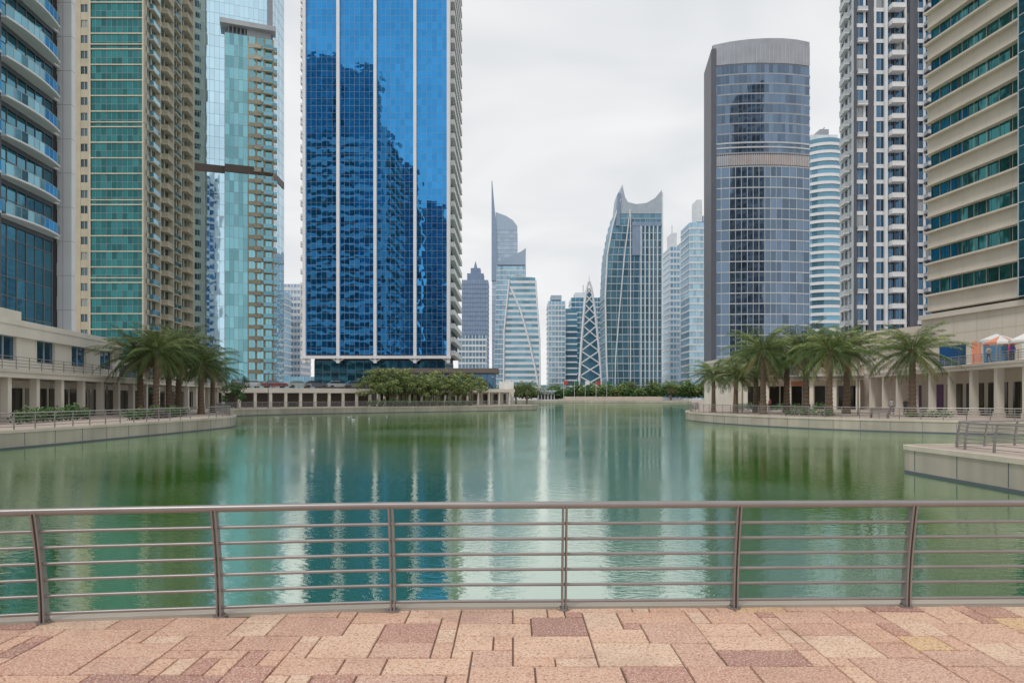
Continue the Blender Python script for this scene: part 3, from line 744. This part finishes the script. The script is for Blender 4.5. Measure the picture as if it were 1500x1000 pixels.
b = B('retail_colonnade', (48, 75, 0)); F, L = frame((50.2, 96), (42.6, 44))
b.fbox('back_wall', 'cream', F, 0, L, -12, -3.6, 0, 4.6)
for k in range(12):
    u = .4 + k * 4.5; b.fbox('columns', 'cream', F, u, u + .6, -.5, .1, 0, 4.6); b.fbox('column_bases', 'beige', F, u - .08, u + .68, -.58, .18, 0, .5)
    for q in range(3): b.fbox('shopfronts', 'purple' if k in (1, 2) else 'shop', F, u + .8 + q * 1.2, u + 1.9 + q * 1.2, -3.6, -3.5, .2, 3.4)
b.fbox('terrace_slab', 'cream', F, -.3, L, -12.2, .5, 4.6, 5.2); b.fbox('slab_trim', 'beige', F, -.3, L, .5, .62, 4.95, 5.18)
for k in range(int(L / 1.5)):
    b.tube('balustrade_posts', 'steel', [b.fp(F, k * 1.5, .2, 5.2), b.fp(F, k * 1.5, .2, 6.1)], .03, 4)
for z in (5.45, 5.65, 5.85, 6.1): b.tube('handrail', 'steel', [b.fp(F, 0, .2, z), b.fp(F, L, .2, z)], .03, 5)
b.finish()
b = B('beige_podium_block', (75, 100, 0))
pl = [(51.6, 86), (56.8, 49.4), (100, 49.4), (100, 86)]; b.prism('lower_podium', 'beige', pl, 0, 12.1)
F, L = frame(pl[0], pl[1])
for z in (6.6, 8.0, 9.4, 10.8): b.fbox('cladding_joints', 'tan', F, 0, L, .004, .012, z, z + .06)
for k in range(22): b.fbox('cladding_joints', 'tan', F, k * 1.7, k * 1.7 + .05, .004, .015, 5.3, 12)
b.fbox('podium_cornice', 'beige', F, 0, L, .02, .4, 11.5, 12.09)
for k in range(5): b.fbox('podium_windows', 'gnavy', F, 3 + k * 6.5, 7 + k * 6.5, .016, .05, 5.6, 8.0)
for k in (1, 2, 3): b.fbox('banners', ('orange', 'whitef', 'whitef')[k - 1], F, 1.4 + k * 6.5, 2.6 + k * 6.5, .02, .08, 5.6, 8.2)
pl = [(51, 97), (54, 88), (102, 88), (102, 130), (51, 130)]; b.prism('rear_podium', 'beige', pl, 0, 11.2)
for i in (0, 4):
    F, L = edges(pl)[i]
    for z in (6, 8.2, 10): b.fbox('rear_louvres', 'tan', F, 0.3, L - .3, .01, .12, z, z + .5)
b.box('side_podium', 'cream', 38, 50.9, 119, 135, 0, 8.2); b.box('side_podium_openings', 'gnavy', 39, 50, 118.9, 118.99, 5.6, 7.2)
b.box('side_podium_cornice', 'beige', 37.6, 50.95, 118.5, 135, 8.2, 8.7)
b.finish()
b = B('waterfront_restaurant', (44, 100, 0)); F, L = frame((35, 104), (50, 97.5))
b.fbox('walls', 'cream', F, 0, L, -9, -3, 0, 4.4); b.fbox('roof', 'cream', F, -.8, L + .2, -9.3, .8, 4.4, 5.0); b.fbox('roof_trim', 'brown', F, -.8, L + .2, .8, .9, 4.5, 4.9)
for k in range(6): b.fbox('columns', 'cream', F, .3 + k * 3.05, .85 + k * 3.05, -.5, .1, 0, 4.4)
for k in range(10): b.fbox('glazing', 'shop', F, .6 + k * 1.6, 2.0 + k * 1.6, -3, -2.9, .2, 3.5)
b.fbox('sign', 'orange', F, 6, 9, -2.99, -2.8, 3.6, 4.1)
b.finish()

# ------------------------------------------------------------------ vegetation
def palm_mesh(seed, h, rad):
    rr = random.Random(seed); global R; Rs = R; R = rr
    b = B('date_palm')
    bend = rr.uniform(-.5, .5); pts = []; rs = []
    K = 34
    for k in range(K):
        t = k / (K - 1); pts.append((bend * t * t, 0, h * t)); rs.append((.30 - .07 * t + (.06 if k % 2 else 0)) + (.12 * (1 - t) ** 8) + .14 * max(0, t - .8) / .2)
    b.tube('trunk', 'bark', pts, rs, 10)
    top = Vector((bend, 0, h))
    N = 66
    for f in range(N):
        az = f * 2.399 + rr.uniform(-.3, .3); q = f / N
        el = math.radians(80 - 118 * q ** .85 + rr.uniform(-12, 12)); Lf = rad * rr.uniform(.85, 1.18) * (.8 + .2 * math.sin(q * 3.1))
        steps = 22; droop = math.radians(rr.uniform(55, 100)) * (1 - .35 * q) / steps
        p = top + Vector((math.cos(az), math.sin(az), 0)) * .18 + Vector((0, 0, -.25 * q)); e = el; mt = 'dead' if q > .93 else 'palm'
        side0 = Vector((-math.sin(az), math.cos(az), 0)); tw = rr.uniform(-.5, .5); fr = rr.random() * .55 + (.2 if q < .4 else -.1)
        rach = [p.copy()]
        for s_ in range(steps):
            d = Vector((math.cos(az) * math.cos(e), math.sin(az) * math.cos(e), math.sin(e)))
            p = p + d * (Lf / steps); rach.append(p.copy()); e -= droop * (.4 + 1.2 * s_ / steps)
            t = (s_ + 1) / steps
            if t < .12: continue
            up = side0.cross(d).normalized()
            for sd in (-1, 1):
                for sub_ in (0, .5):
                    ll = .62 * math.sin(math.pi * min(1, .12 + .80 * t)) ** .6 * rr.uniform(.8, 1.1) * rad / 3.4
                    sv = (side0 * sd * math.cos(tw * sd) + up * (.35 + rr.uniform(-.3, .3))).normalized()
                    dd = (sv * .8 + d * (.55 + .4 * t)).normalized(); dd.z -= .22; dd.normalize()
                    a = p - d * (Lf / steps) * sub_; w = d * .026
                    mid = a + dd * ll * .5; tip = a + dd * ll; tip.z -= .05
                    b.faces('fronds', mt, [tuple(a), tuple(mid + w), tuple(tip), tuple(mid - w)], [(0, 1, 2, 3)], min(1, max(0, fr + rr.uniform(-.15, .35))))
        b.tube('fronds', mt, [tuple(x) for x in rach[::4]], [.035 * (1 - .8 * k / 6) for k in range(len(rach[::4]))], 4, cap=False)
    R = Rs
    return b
def place_palms(specs):
    cache = {}
    for (x, y, h, rad, seed) in specs:
        key = seed
        if key not in cache:
            root = palm_mesh(seed, h, rad).finish(); cache[key] = (root, h)
            root.location = (x, y, 0); root.rotation_euler = (0, 0, R.uniform(0, 6.28))
        else:
            src, h0 = cache[key]
            root = bpy.data.objects.new('date_palm', None); scene.collection.objects.link(root)
            for ch in src.children:
                o = bpy.data.objects.new(ch.name.split('.')[0], ch.data); scene.collection.objects.link(o); o.parent = root
            root.location = (x, y, 0); s_ = h / h0; root.scale = (s_ * .5 + .5 * rad / 3.5, s_ * .5 + .5 * rad / 3.5, s_); root.rotation_euler = (0, 0, R.uniform(0, 6.28))
place_palms([(27.6, 75, 7.2, 4.3, 11), (38.7, 66, 6.5, 4.4, 12), (31.6, 68, 6.6, 4.0, 13), (26.2, 80, 4.6, 3.6, 13), (32.3, 75, 7.2, 4.2, 14), (33, 82, 6.8, 4.0, 12), (38.2, 78, 7.4, 4.0, 13), (30, 84, 6, 3.9, 12), (24.8, 84, 4.8, 3.3, 11),
             (-39.2, 72, 6.5, 3.5, 12), (-37.4, 74.5, 6.8, 3.7, 14), (-39.6, 81, 7.6, 3.8, 13), (-34.6, 76, 5.8, 3.6, 12), (-36.4, 83, 5.2, 3.5, 11), (-36, 69, 6.7, 3.3, 13),
             (3.6, 166, 4.2, 3, 12), (1, 170, 4, 3, 11), (66, 322, 7, 4, 13), (74, 318, 6, 4, 12), (56, 324, 7, 4, 11)])
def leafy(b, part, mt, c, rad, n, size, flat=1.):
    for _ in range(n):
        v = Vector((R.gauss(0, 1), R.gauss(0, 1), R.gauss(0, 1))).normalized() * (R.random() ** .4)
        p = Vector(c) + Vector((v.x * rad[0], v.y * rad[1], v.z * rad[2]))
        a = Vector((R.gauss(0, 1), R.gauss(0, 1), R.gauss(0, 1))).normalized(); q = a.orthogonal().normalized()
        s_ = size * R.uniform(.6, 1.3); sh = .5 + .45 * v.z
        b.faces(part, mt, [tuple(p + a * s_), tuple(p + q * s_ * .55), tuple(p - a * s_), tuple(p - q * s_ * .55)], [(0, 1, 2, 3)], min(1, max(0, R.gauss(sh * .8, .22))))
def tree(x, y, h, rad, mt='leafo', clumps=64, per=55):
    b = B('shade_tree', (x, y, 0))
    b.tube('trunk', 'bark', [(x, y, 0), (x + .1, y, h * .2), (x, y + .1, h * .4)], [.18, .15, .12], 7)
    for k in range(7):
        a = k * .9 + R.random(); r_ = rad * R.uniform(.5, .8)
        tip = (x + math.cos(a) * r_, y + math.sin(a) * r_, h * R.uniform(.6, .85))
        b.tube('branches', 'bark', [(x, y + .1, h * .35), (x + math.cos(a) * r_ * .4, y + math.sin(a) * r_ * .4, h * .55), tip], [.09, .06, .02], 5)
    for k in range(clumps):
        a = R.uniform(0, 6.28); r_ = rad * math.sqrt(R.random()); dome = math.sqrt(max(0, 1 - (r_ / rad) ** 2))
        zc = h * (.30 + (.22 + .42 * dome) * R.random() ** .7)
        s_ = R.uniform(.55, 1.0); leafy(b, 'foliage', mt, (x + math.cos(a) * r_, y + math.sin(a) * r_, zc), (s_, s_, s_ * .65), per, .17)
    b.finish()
for x, y in ((-26.2, 130.4), (-23.6, 132.4), (-20.8, 134.4), (-17.8, 136.4), (-14.6, 138.4), (-11.4, 140.8), (-8.6, 143.4), (-22.2, 136.5), (-16.2, 140.5)):
    tree(x, y, R.uniform(7.0, 8.2), R.uniform(2.9, 3.7))
tree(-45.5, 112.5, 4.5, 2.0, 'leafd', 18)
def hedge(name, pts, w, h, mt='leafd', dens=90, size=.10):
    b = B(name, (pts[0][0], pts[0][1], 0))
    for a, c in zip(pts, pts[1:]):
        L = math.hypot(c[0] - a[0], c[1] - a[1])
        for k in range(max(1, int(L / .6))):
            t = (k + .5) * .6 / L; q = h * R.uniform(.75, 1.2)
            leafy(b, 'foliage', mt, (a[0] + (c[0] - a[0]) * t, a[1] + (c[1] - a[1]) * t, q * .5), (.5, w, q * .55), dens, size)
    b.finish()
hedge('planter_shrubs', [(-31.5, 56), (-32.2, 64), (-33.5, 70)], .7, 1.0); hedge('planter_shrubs', [(-35, 48), (-37, 60)], .6, 1.3)
hedge('promenade_shrubs', [(28, 70), (31.5, 66)], .6, .7); hedge('promenade_shrubs', [(37, 64), (40, 62)], .5, .6); hedge('restaurant_shrubs', [(30, 92), (36, 96), (44, 94)], .7, 1.1)
hedge('quay_shrubs', [(-27, 126.5), (-18, 133), (-8, 141)], .7, 1.3, dens=60, size=.16)
b = B('distant_trees')
for k in range(200):
    x = R.uniform(-8, 92); y = R.uniform(319, 327); h = R.uniform(4, 9.5) if x < 70 else R.uniform(6, 11)
    for q in range(3): leafy(b, 'distant_trees', R.choice(['leafo', 'leafd', 'leafd']), (x + R.uniform(-2, 2), y, h * R.uniform(.4, .7)), (2.3, 2.2, h * .32), 40, .5)
for k in range(60):
    t = R.random(); x, y = 25 + 48 * t + R.uniform(3, 7) + 6, 122 + 160 * t
    leafy(b, 'distant_trees', 'leafd', (x + 4, y, 2), (2, 2, 2.6), 70, .35)
b.finish()
b = B('shore_wall'); b.box('shore_wall', 'farbeige', 24, 70, 317.6, 318.2, 0, 1.8); b.finish()
b = B('shore_pavilion', (16, 319, 0)); b.box('walls', 'farwhite', 12, 20, 320, 325, 0, 4); b.box('roof', 'fargrey', 11, 21, 319, 326, 4, 4.8)
for k in range(5): b.box('openings', 'dark', 12.6 + k * 1.5, 13.6 + k * 1.5, 319.9, 319.99, .5, 3)
b.finish()

# ------------------------------------------------------------------ street furniture, people
def umbrella(x, y, z, mt, r=1.5, h=2.5, alt=None):
    b = B('parasol', (x, y, z)); b.tube('pole', 'lgrey', [(x, y, z), (x, y, z + h + .2)], .04, 6); b.tube('base', 'grey', [(x, y, z), (x, y, z + .1)], .3, 10)
    for k in range(8):
        a, c = k * math.pi / 4, (k + 1) * math.pi / 4; m_ = mt if (k % 2 == 0 or not alt) else alt
        A = (x + r * math.cos(a), y + r * math.sin(a), z + h - .5); C = (x + r * math.cos(c), y + r * math.sin(c), z + h - .5)
        b.faces('canopy', m_, [A, C, (x, y, z + h + .15)], [(0, 1, 2)]); b.faces('canopy', m_, [(A[0], A[1], A[2] - .2), (C[0], C[1], C[2] - .2), C, A], [(0, 1, 2, 3)])
    b.finish()
umbrella(46.6, 65.2, 5.2, 'orange', 1.5, 2.4, 'whitef'); umbrella(48.6, 68.5, 5.2, 'whitef', 1.6, 2.9); umbrella(45.9, 61, 5.2, 'whitef', 1.3, 2.3)
def lamp(x, y, h=6):
    b = B('street_lamp', (x, y, 0)); b.tube('post', 'steeld', [(x, y, 0), (x, y, .5), (x, y, h)], [.11, .07, .045], 8)
    b.tube('arm', 'steeld', [(x, y, h - .1), (x + .5, y, h + .15), (x + .9, y, h + .1)], .03, 6); b.box('lantern', 'lgrey', x + .7, x + 1.3, y - .12, y + .12, h, h + .1); b.finish()
for x, y in ((36.5, 72), (29, 86), (-40, 112), (-5, 143)): lamp(x, y)
def bench(x, y, a):
    b = B('promenade_bench', (x, y, 0)); F = (x, y, math.cos(a), math.sin(a))
    for k in range(4): b.fbox('seat', 'brown', F, 0, 1.8, k * .12, k * .12 + .09, .42, .46)
    for k in range(3): b.fbox('backrest', 'brown', F, 0, 1.8, -.06, -.03, .52 + k * .13, .61 + k * .13)
    for u in (.15, 1.55): b.fbox('legs', 'steeld', F, u, u + .08, -.05, .45, 0, .42); b.fbox('back_posts', 'steeld', F, u, u + .08, -.1, -.062, .3, .9)
    b.finish()
bench(30, 72.5, -1.2); bench(33, 63, -.8); bench(-31.5, 60, 1.5)
def flag(x, y, mt):
    b = B('flagpole', (x, y, 0)); b.tube('pole', 'white', [(x, y, 0), (x, y, 9)], [.09, .05], 6); vs = []
    for k in range(7): vs += [(x + k * .35, y + .15 * math.sin(k * 1.3), 8.9), (x + k * .35, y + .15 * math.sin(k * 1.3 + .4), 7.3)]
    b.faces('flag', mt, vs, [(2 * k, 2 * k + 1, 2 * k + 3, 2 * k + 2) for k in range(6)]); b.finish()
for k, mt in enumerate(('red', 'greenf', 'whitef', 'red', 'greenf')): flag(24 + k * 5, 317, mt)
CM = 0
def car(x, y, z, a, col):
    global CM; CM += 1; key = 'paint%d' % CM; M[key] = mat('car_paint', col, .3, .3, streak=False)
    b = B('parked_car', (x, y, z)); ca, sa = math.cos(a), math.sin(a)
    def T(p): return (x + p[0] * ca - p[1] * sa, y + p[0] * sa + p[1] * ca, z + p[2])
    def ext(part, mt, prof, w0, w1):
        k = len(prof); half = lambda q: w1 if q[1] > 1.0 else w0
        vs = [T((q[0], -half(q), q[1])) for q in prof] + [T((q[0], half(q), q[1])) for q in prof]
        b.faces(part, mt, vs, [tuple(range(k)), tuple(reversed(range(k, 2 * k)))] + [(i, k + i, k + (i + 1) % k, (i + 1) % k) for i in range(k)])
    ext('body', key, [(-2.2, .3), (2.2, .3), (2.25, .65), (2.1, .85), (1.1, .96), (-1.9, .96), (-2.2, .8)], .88, .88)
    ext('cabin_glass', 'gwin', [(1.05, .965), (.35, 1.38), (-1.2, 1.38), (-1.85, .965)], .8, .66)
    ext('roof', key, [(.35, 1.385), (.2, 1.45), (-1.05, 1.45), (-1.2, 1.385)], .64, .62)
    for wx in (-1.35, 1.4):
        for wy in (-.82, .82): b.tube('wheels', 'tyre', [T((wx, wy - .12, .33)), T((wx, wy + .12, .33))], .33, 12)
    b.finish()
F, L = frame((-56, 118), (-27, 135.5)); an = math.atan2(F[3], F[2])
for u, col in ((5, (.6, .6, .6)), (8.2, (.05, .05, .06)), (11, (.7, .7, .7)), (15, (.35, .02, .02)), (19.5, (.65, .65, .63)), (22.5, (.1, .12, .18)), (27, (.7, .7, .7)), (30.5, (.3, .3, .32))):
    q = (F[0] + F[2] * u - F[3] * 2.6, F[1] + F[3] * u + F[2] * 2.6); car(q[0], q[1], 3.52, an + (1.57 if u in (5, 8.2, 11) else 0), col)
PM = 0
def person(x, y, z, top, legs, yaw=0, stride=.12):
    global PM; PM += 1
    for nm, c in (('skin', (.35, .2, .13)), ('top', top), ('trousers', legs), ('hair', (.02, .015, .01))): M['p_%s%d' % (nm, PM)] = mat('person_' + nm, c, .8, streak=False)
    V = [((0, 0, .95), .13), ((0, 0, 1.15), .12), ((0, 0, 1.38), .15), ((0, 0, 1.5), .06), ((0, 0.01, 1.6), .085), ((0, .015, 1.70), .09),
         ((-.19, 0, 1.42), .06), ((-.24, .02, 1.15), .042), ((-.22, .12, .92), .032), ((-.22, .15, .84), .035),
         ((.19, 0, 1.42), .06), ((.24, .02, 1.15), .042), ((.22, .12, .92), .032), ((.22, .15, .84), .035),
         ((-.1, 0, .88), .095), ((-.11, stride, .5), .062), ((-.11, stride * .6, .09), .045), ((-.11, stride * .6 + .15, .04), .04),
         ((.1, 0, .88), .095), ((.11, -stride * .3, .5), .062), ((.11, -stride * 1.4, .1), .045), ((.11, -stride * 1.4 + .15, .04), .04), ((0, .1, 1.62), .03)]
    Ed = [(0, 1), (1, 2), (2, 3), (3, 4), (4, 5), (2, 6), (6, 7), (7, 8), (8, 9), (2, 10), (10, 11), (11, 12), (12, 13), (0, 14), (14, 15), (15, 16), (16, 17), (0, 18), (18, 19), (19, 20), (20, 21), (4, 22)]
    me = bpy.data.meshes.new('person'); me.from_pydata([v for v, _ in V], Ed, []); o = bpy.data.objects.new('person', me); scene.collection.objects.link(o)
    md = o.modifiers.new('skin', 'SKIN')
    for i, (_, r_) in enumerate(V): me.skin_vertices[0].data[i].radius = (r_, r_ * .85) if i != 2 else (r_, r_ * .7)
    me.skin_vertices[0].data[0].use_root = True
    sd = o.modifiers.new('sub', 'SUBSURF'); sd.levels = 2; sd.render_levels = 2
    dg = bpy.context.evaluated_depsgraph_get(); ev = bpy.data.meshes.new_from_object(o.evaluated_get(dg)); o.modifiers.clear(); o.data = ev
    for nm in ('skin', 'top', 'trousers', 'hair'): ev.materials.append(M['p_%s%d' % (nm, PM)])
    for p_ in ev.polygons:
        c = p_.center; p_.use_smooth = True
        p_.material_index = 3 if (c.z > 1.72 or (c.z > 1.6 and c.y < -.01)) else 0 if (c.z > 1.5 or (abs(c.x) > .17 and c.z < 1.1 and c.z > .7)) else 1 if c.z > .95 else 2
    o.location = (x, y, z); o.rotation_euler = (0, 0, yaw)
for a in ((46.3, 63.6, 5.2, (.5, .05, .2), (.05, .05, .12), 1), (47.2, 64.4, 5.2, (.1, .1, .4), (.03, .03, .04), 2.6), (46.8, 67, 5.2, (.6, .55, .5), (.1, .1, .1), 0),
          (41.5, 72, 0, (.05, .05, .06), (.04, .04, .05), 3), (40.6, 73, 0, (.5, .5, .5), (.06, .06, .12), 3.2), (34, 90, 0, (.4, .1, .1), (.05, .05, .06), .5)): person(*a)
def gull(x, y, a):
    b = B('gull', (x, y, -1.05)); ca, sa = math.cos(a), math.sin(a)
    T = lambda p: (x + p[0] * ca, y + p[0] * sa, -1.05 + p[1])
    b.tube('body', 'whitef', [T((-.26, .10)), T((-.15, .09)), T((0, .07)), T((.12, .09)), T((.18, .14))], [.015, .05, .085, .06, .03], 8)
    b.tube('head', 'whitef', [T((.14, .13)), T((.17, .20)), T((.22, .225)), T((.25, .22))], [.035, .04, .04, .015], 8)
    b.tube('wings', 'lgrey', [T((-.3, .13)), T((-.1, .15)), T((.08, .13))], [.012, .055, .03], 6)
    b.tube('beak', 'orange', [T((.25, .22)), T((.31, .212))], [.012, .003], 5); b.finish()
for _ in range(9): gull(R.uniform(-32, -17), R.uniform(84, 100), R.uniform(0, 6.3))

# ------------------------------------------------------------------ world, sun, camera
w = bpy.data.worlds.new('World'); scene.world = w; w.use_nodes = True
n = w.node_tree.nodes; l = w.node_tree.links; bg = n['Background']
sky = n.new('ShaderNodeTexSky'); sky.sky_type = 'NISHITA'; sky.sun_disc = False
EL, AZ = 58, 215
sky.sun_elevation = math.radians(EL); sky.sun_rotation = math.radians(AZ); sky.air_density = 1.2; sky.dust_density = 3
tc = n.new('ShaderNodeTexCoord'); sx = n.new('ShaderNodeSeparateXYZ'); l.new(tc.outputs['Generated'], sx.inputs[0])
zz = mathn(n, l, 'ADD', mathn(n, l, 'MAXIMUM', sx.outputs[2], 0), .20)
cb = n.new('ShaderNodeCombineXYZ'); l.new(mathn(n, l, 'DIVIDE', sx.outputs[0], zz), cb.inputs[0]); l.new(mathn(n, l, 'DIVIDE', sx.outputs[1], zz), cb.inputs[1])
ns = n.new('ShaderNodeTexNoise'); ns.inputs['Scale'].default_value = 1.7; ns.inputs['Detail'].default_value = 3; ns.inputs['Roughness'].default_value = .5; ns.inputs['Distortion'].default_value = .5
l.new(cb.outputs[0], ns.inputs['Vector'])
rp_ = n.new('ShaderNodeValToRGB'); rp_.color_ramp.elements[0].position = .32; rp_.color_ramp.elements[1].position = .66
rp_.color_ramp.elements[0].color = (.70, .72, .745, 1); rp_.color_ramp.elements[1].color = (.90, .905, .91, 1); l.new(ns.outputs['Fac'], rp_.inputs[0])
cl = mixc(n, l, 1.0, rp_.outputs[0], (10.6, 10.6, 10.6), 'MULTIPLY')
hz = mathn(n, l, 'POWER', mathn(n, l, 'SUBTRACT', 1, mathn(n, l, 'MAXIMUM', sx.outputs[2], 0)), 6)
cl = mixc(n, l, mathn(n, l, 'MULTIPLY', hz, .75), cl, (9.5, 9.55, 9.6))
fin = mixc(n, l, .95, sky.outputs[0], cl)
l.new(fin, bg.inputs[0]); bg.inputs[1].default_value = .1
sd = bpy.data.lights.new('sun', 'SUN'); sd.energy = 1.5; sd.angle = math.radians(10); sd.color = (1, .96, .9)
so = bpy.data.objects.new('sun', sd); scene.collection.objects.link(so)
az = math.radians(AZ); el = math.radians(EL)
dirv = Vector((math.sin(az) * math.cos(el), math.cos(az) * math.cos(el), math.sin(el)))
so.rotation_euler = dirv.to_track_quat('Z', 'Y').to_euler()
cd = bpy.data.cameras.new('camera'); cd.sensor_width = 36; cd.lens = 24; cd.shift_y = .0533; cd.clip_end = 9000; cd.clip_start = .1
co = bpy.data.objects.new('camera', cd); scene.collection.objects.link(co); co.location = (0, 0, 2.0); co.rotation_euler = (math.radians(90), 0, 0)
scene.camera = co
scene.view_settings.view_transform = 'Standard'; scene.view_settings.look = 'None'; scene.view_settings.exposure = 0
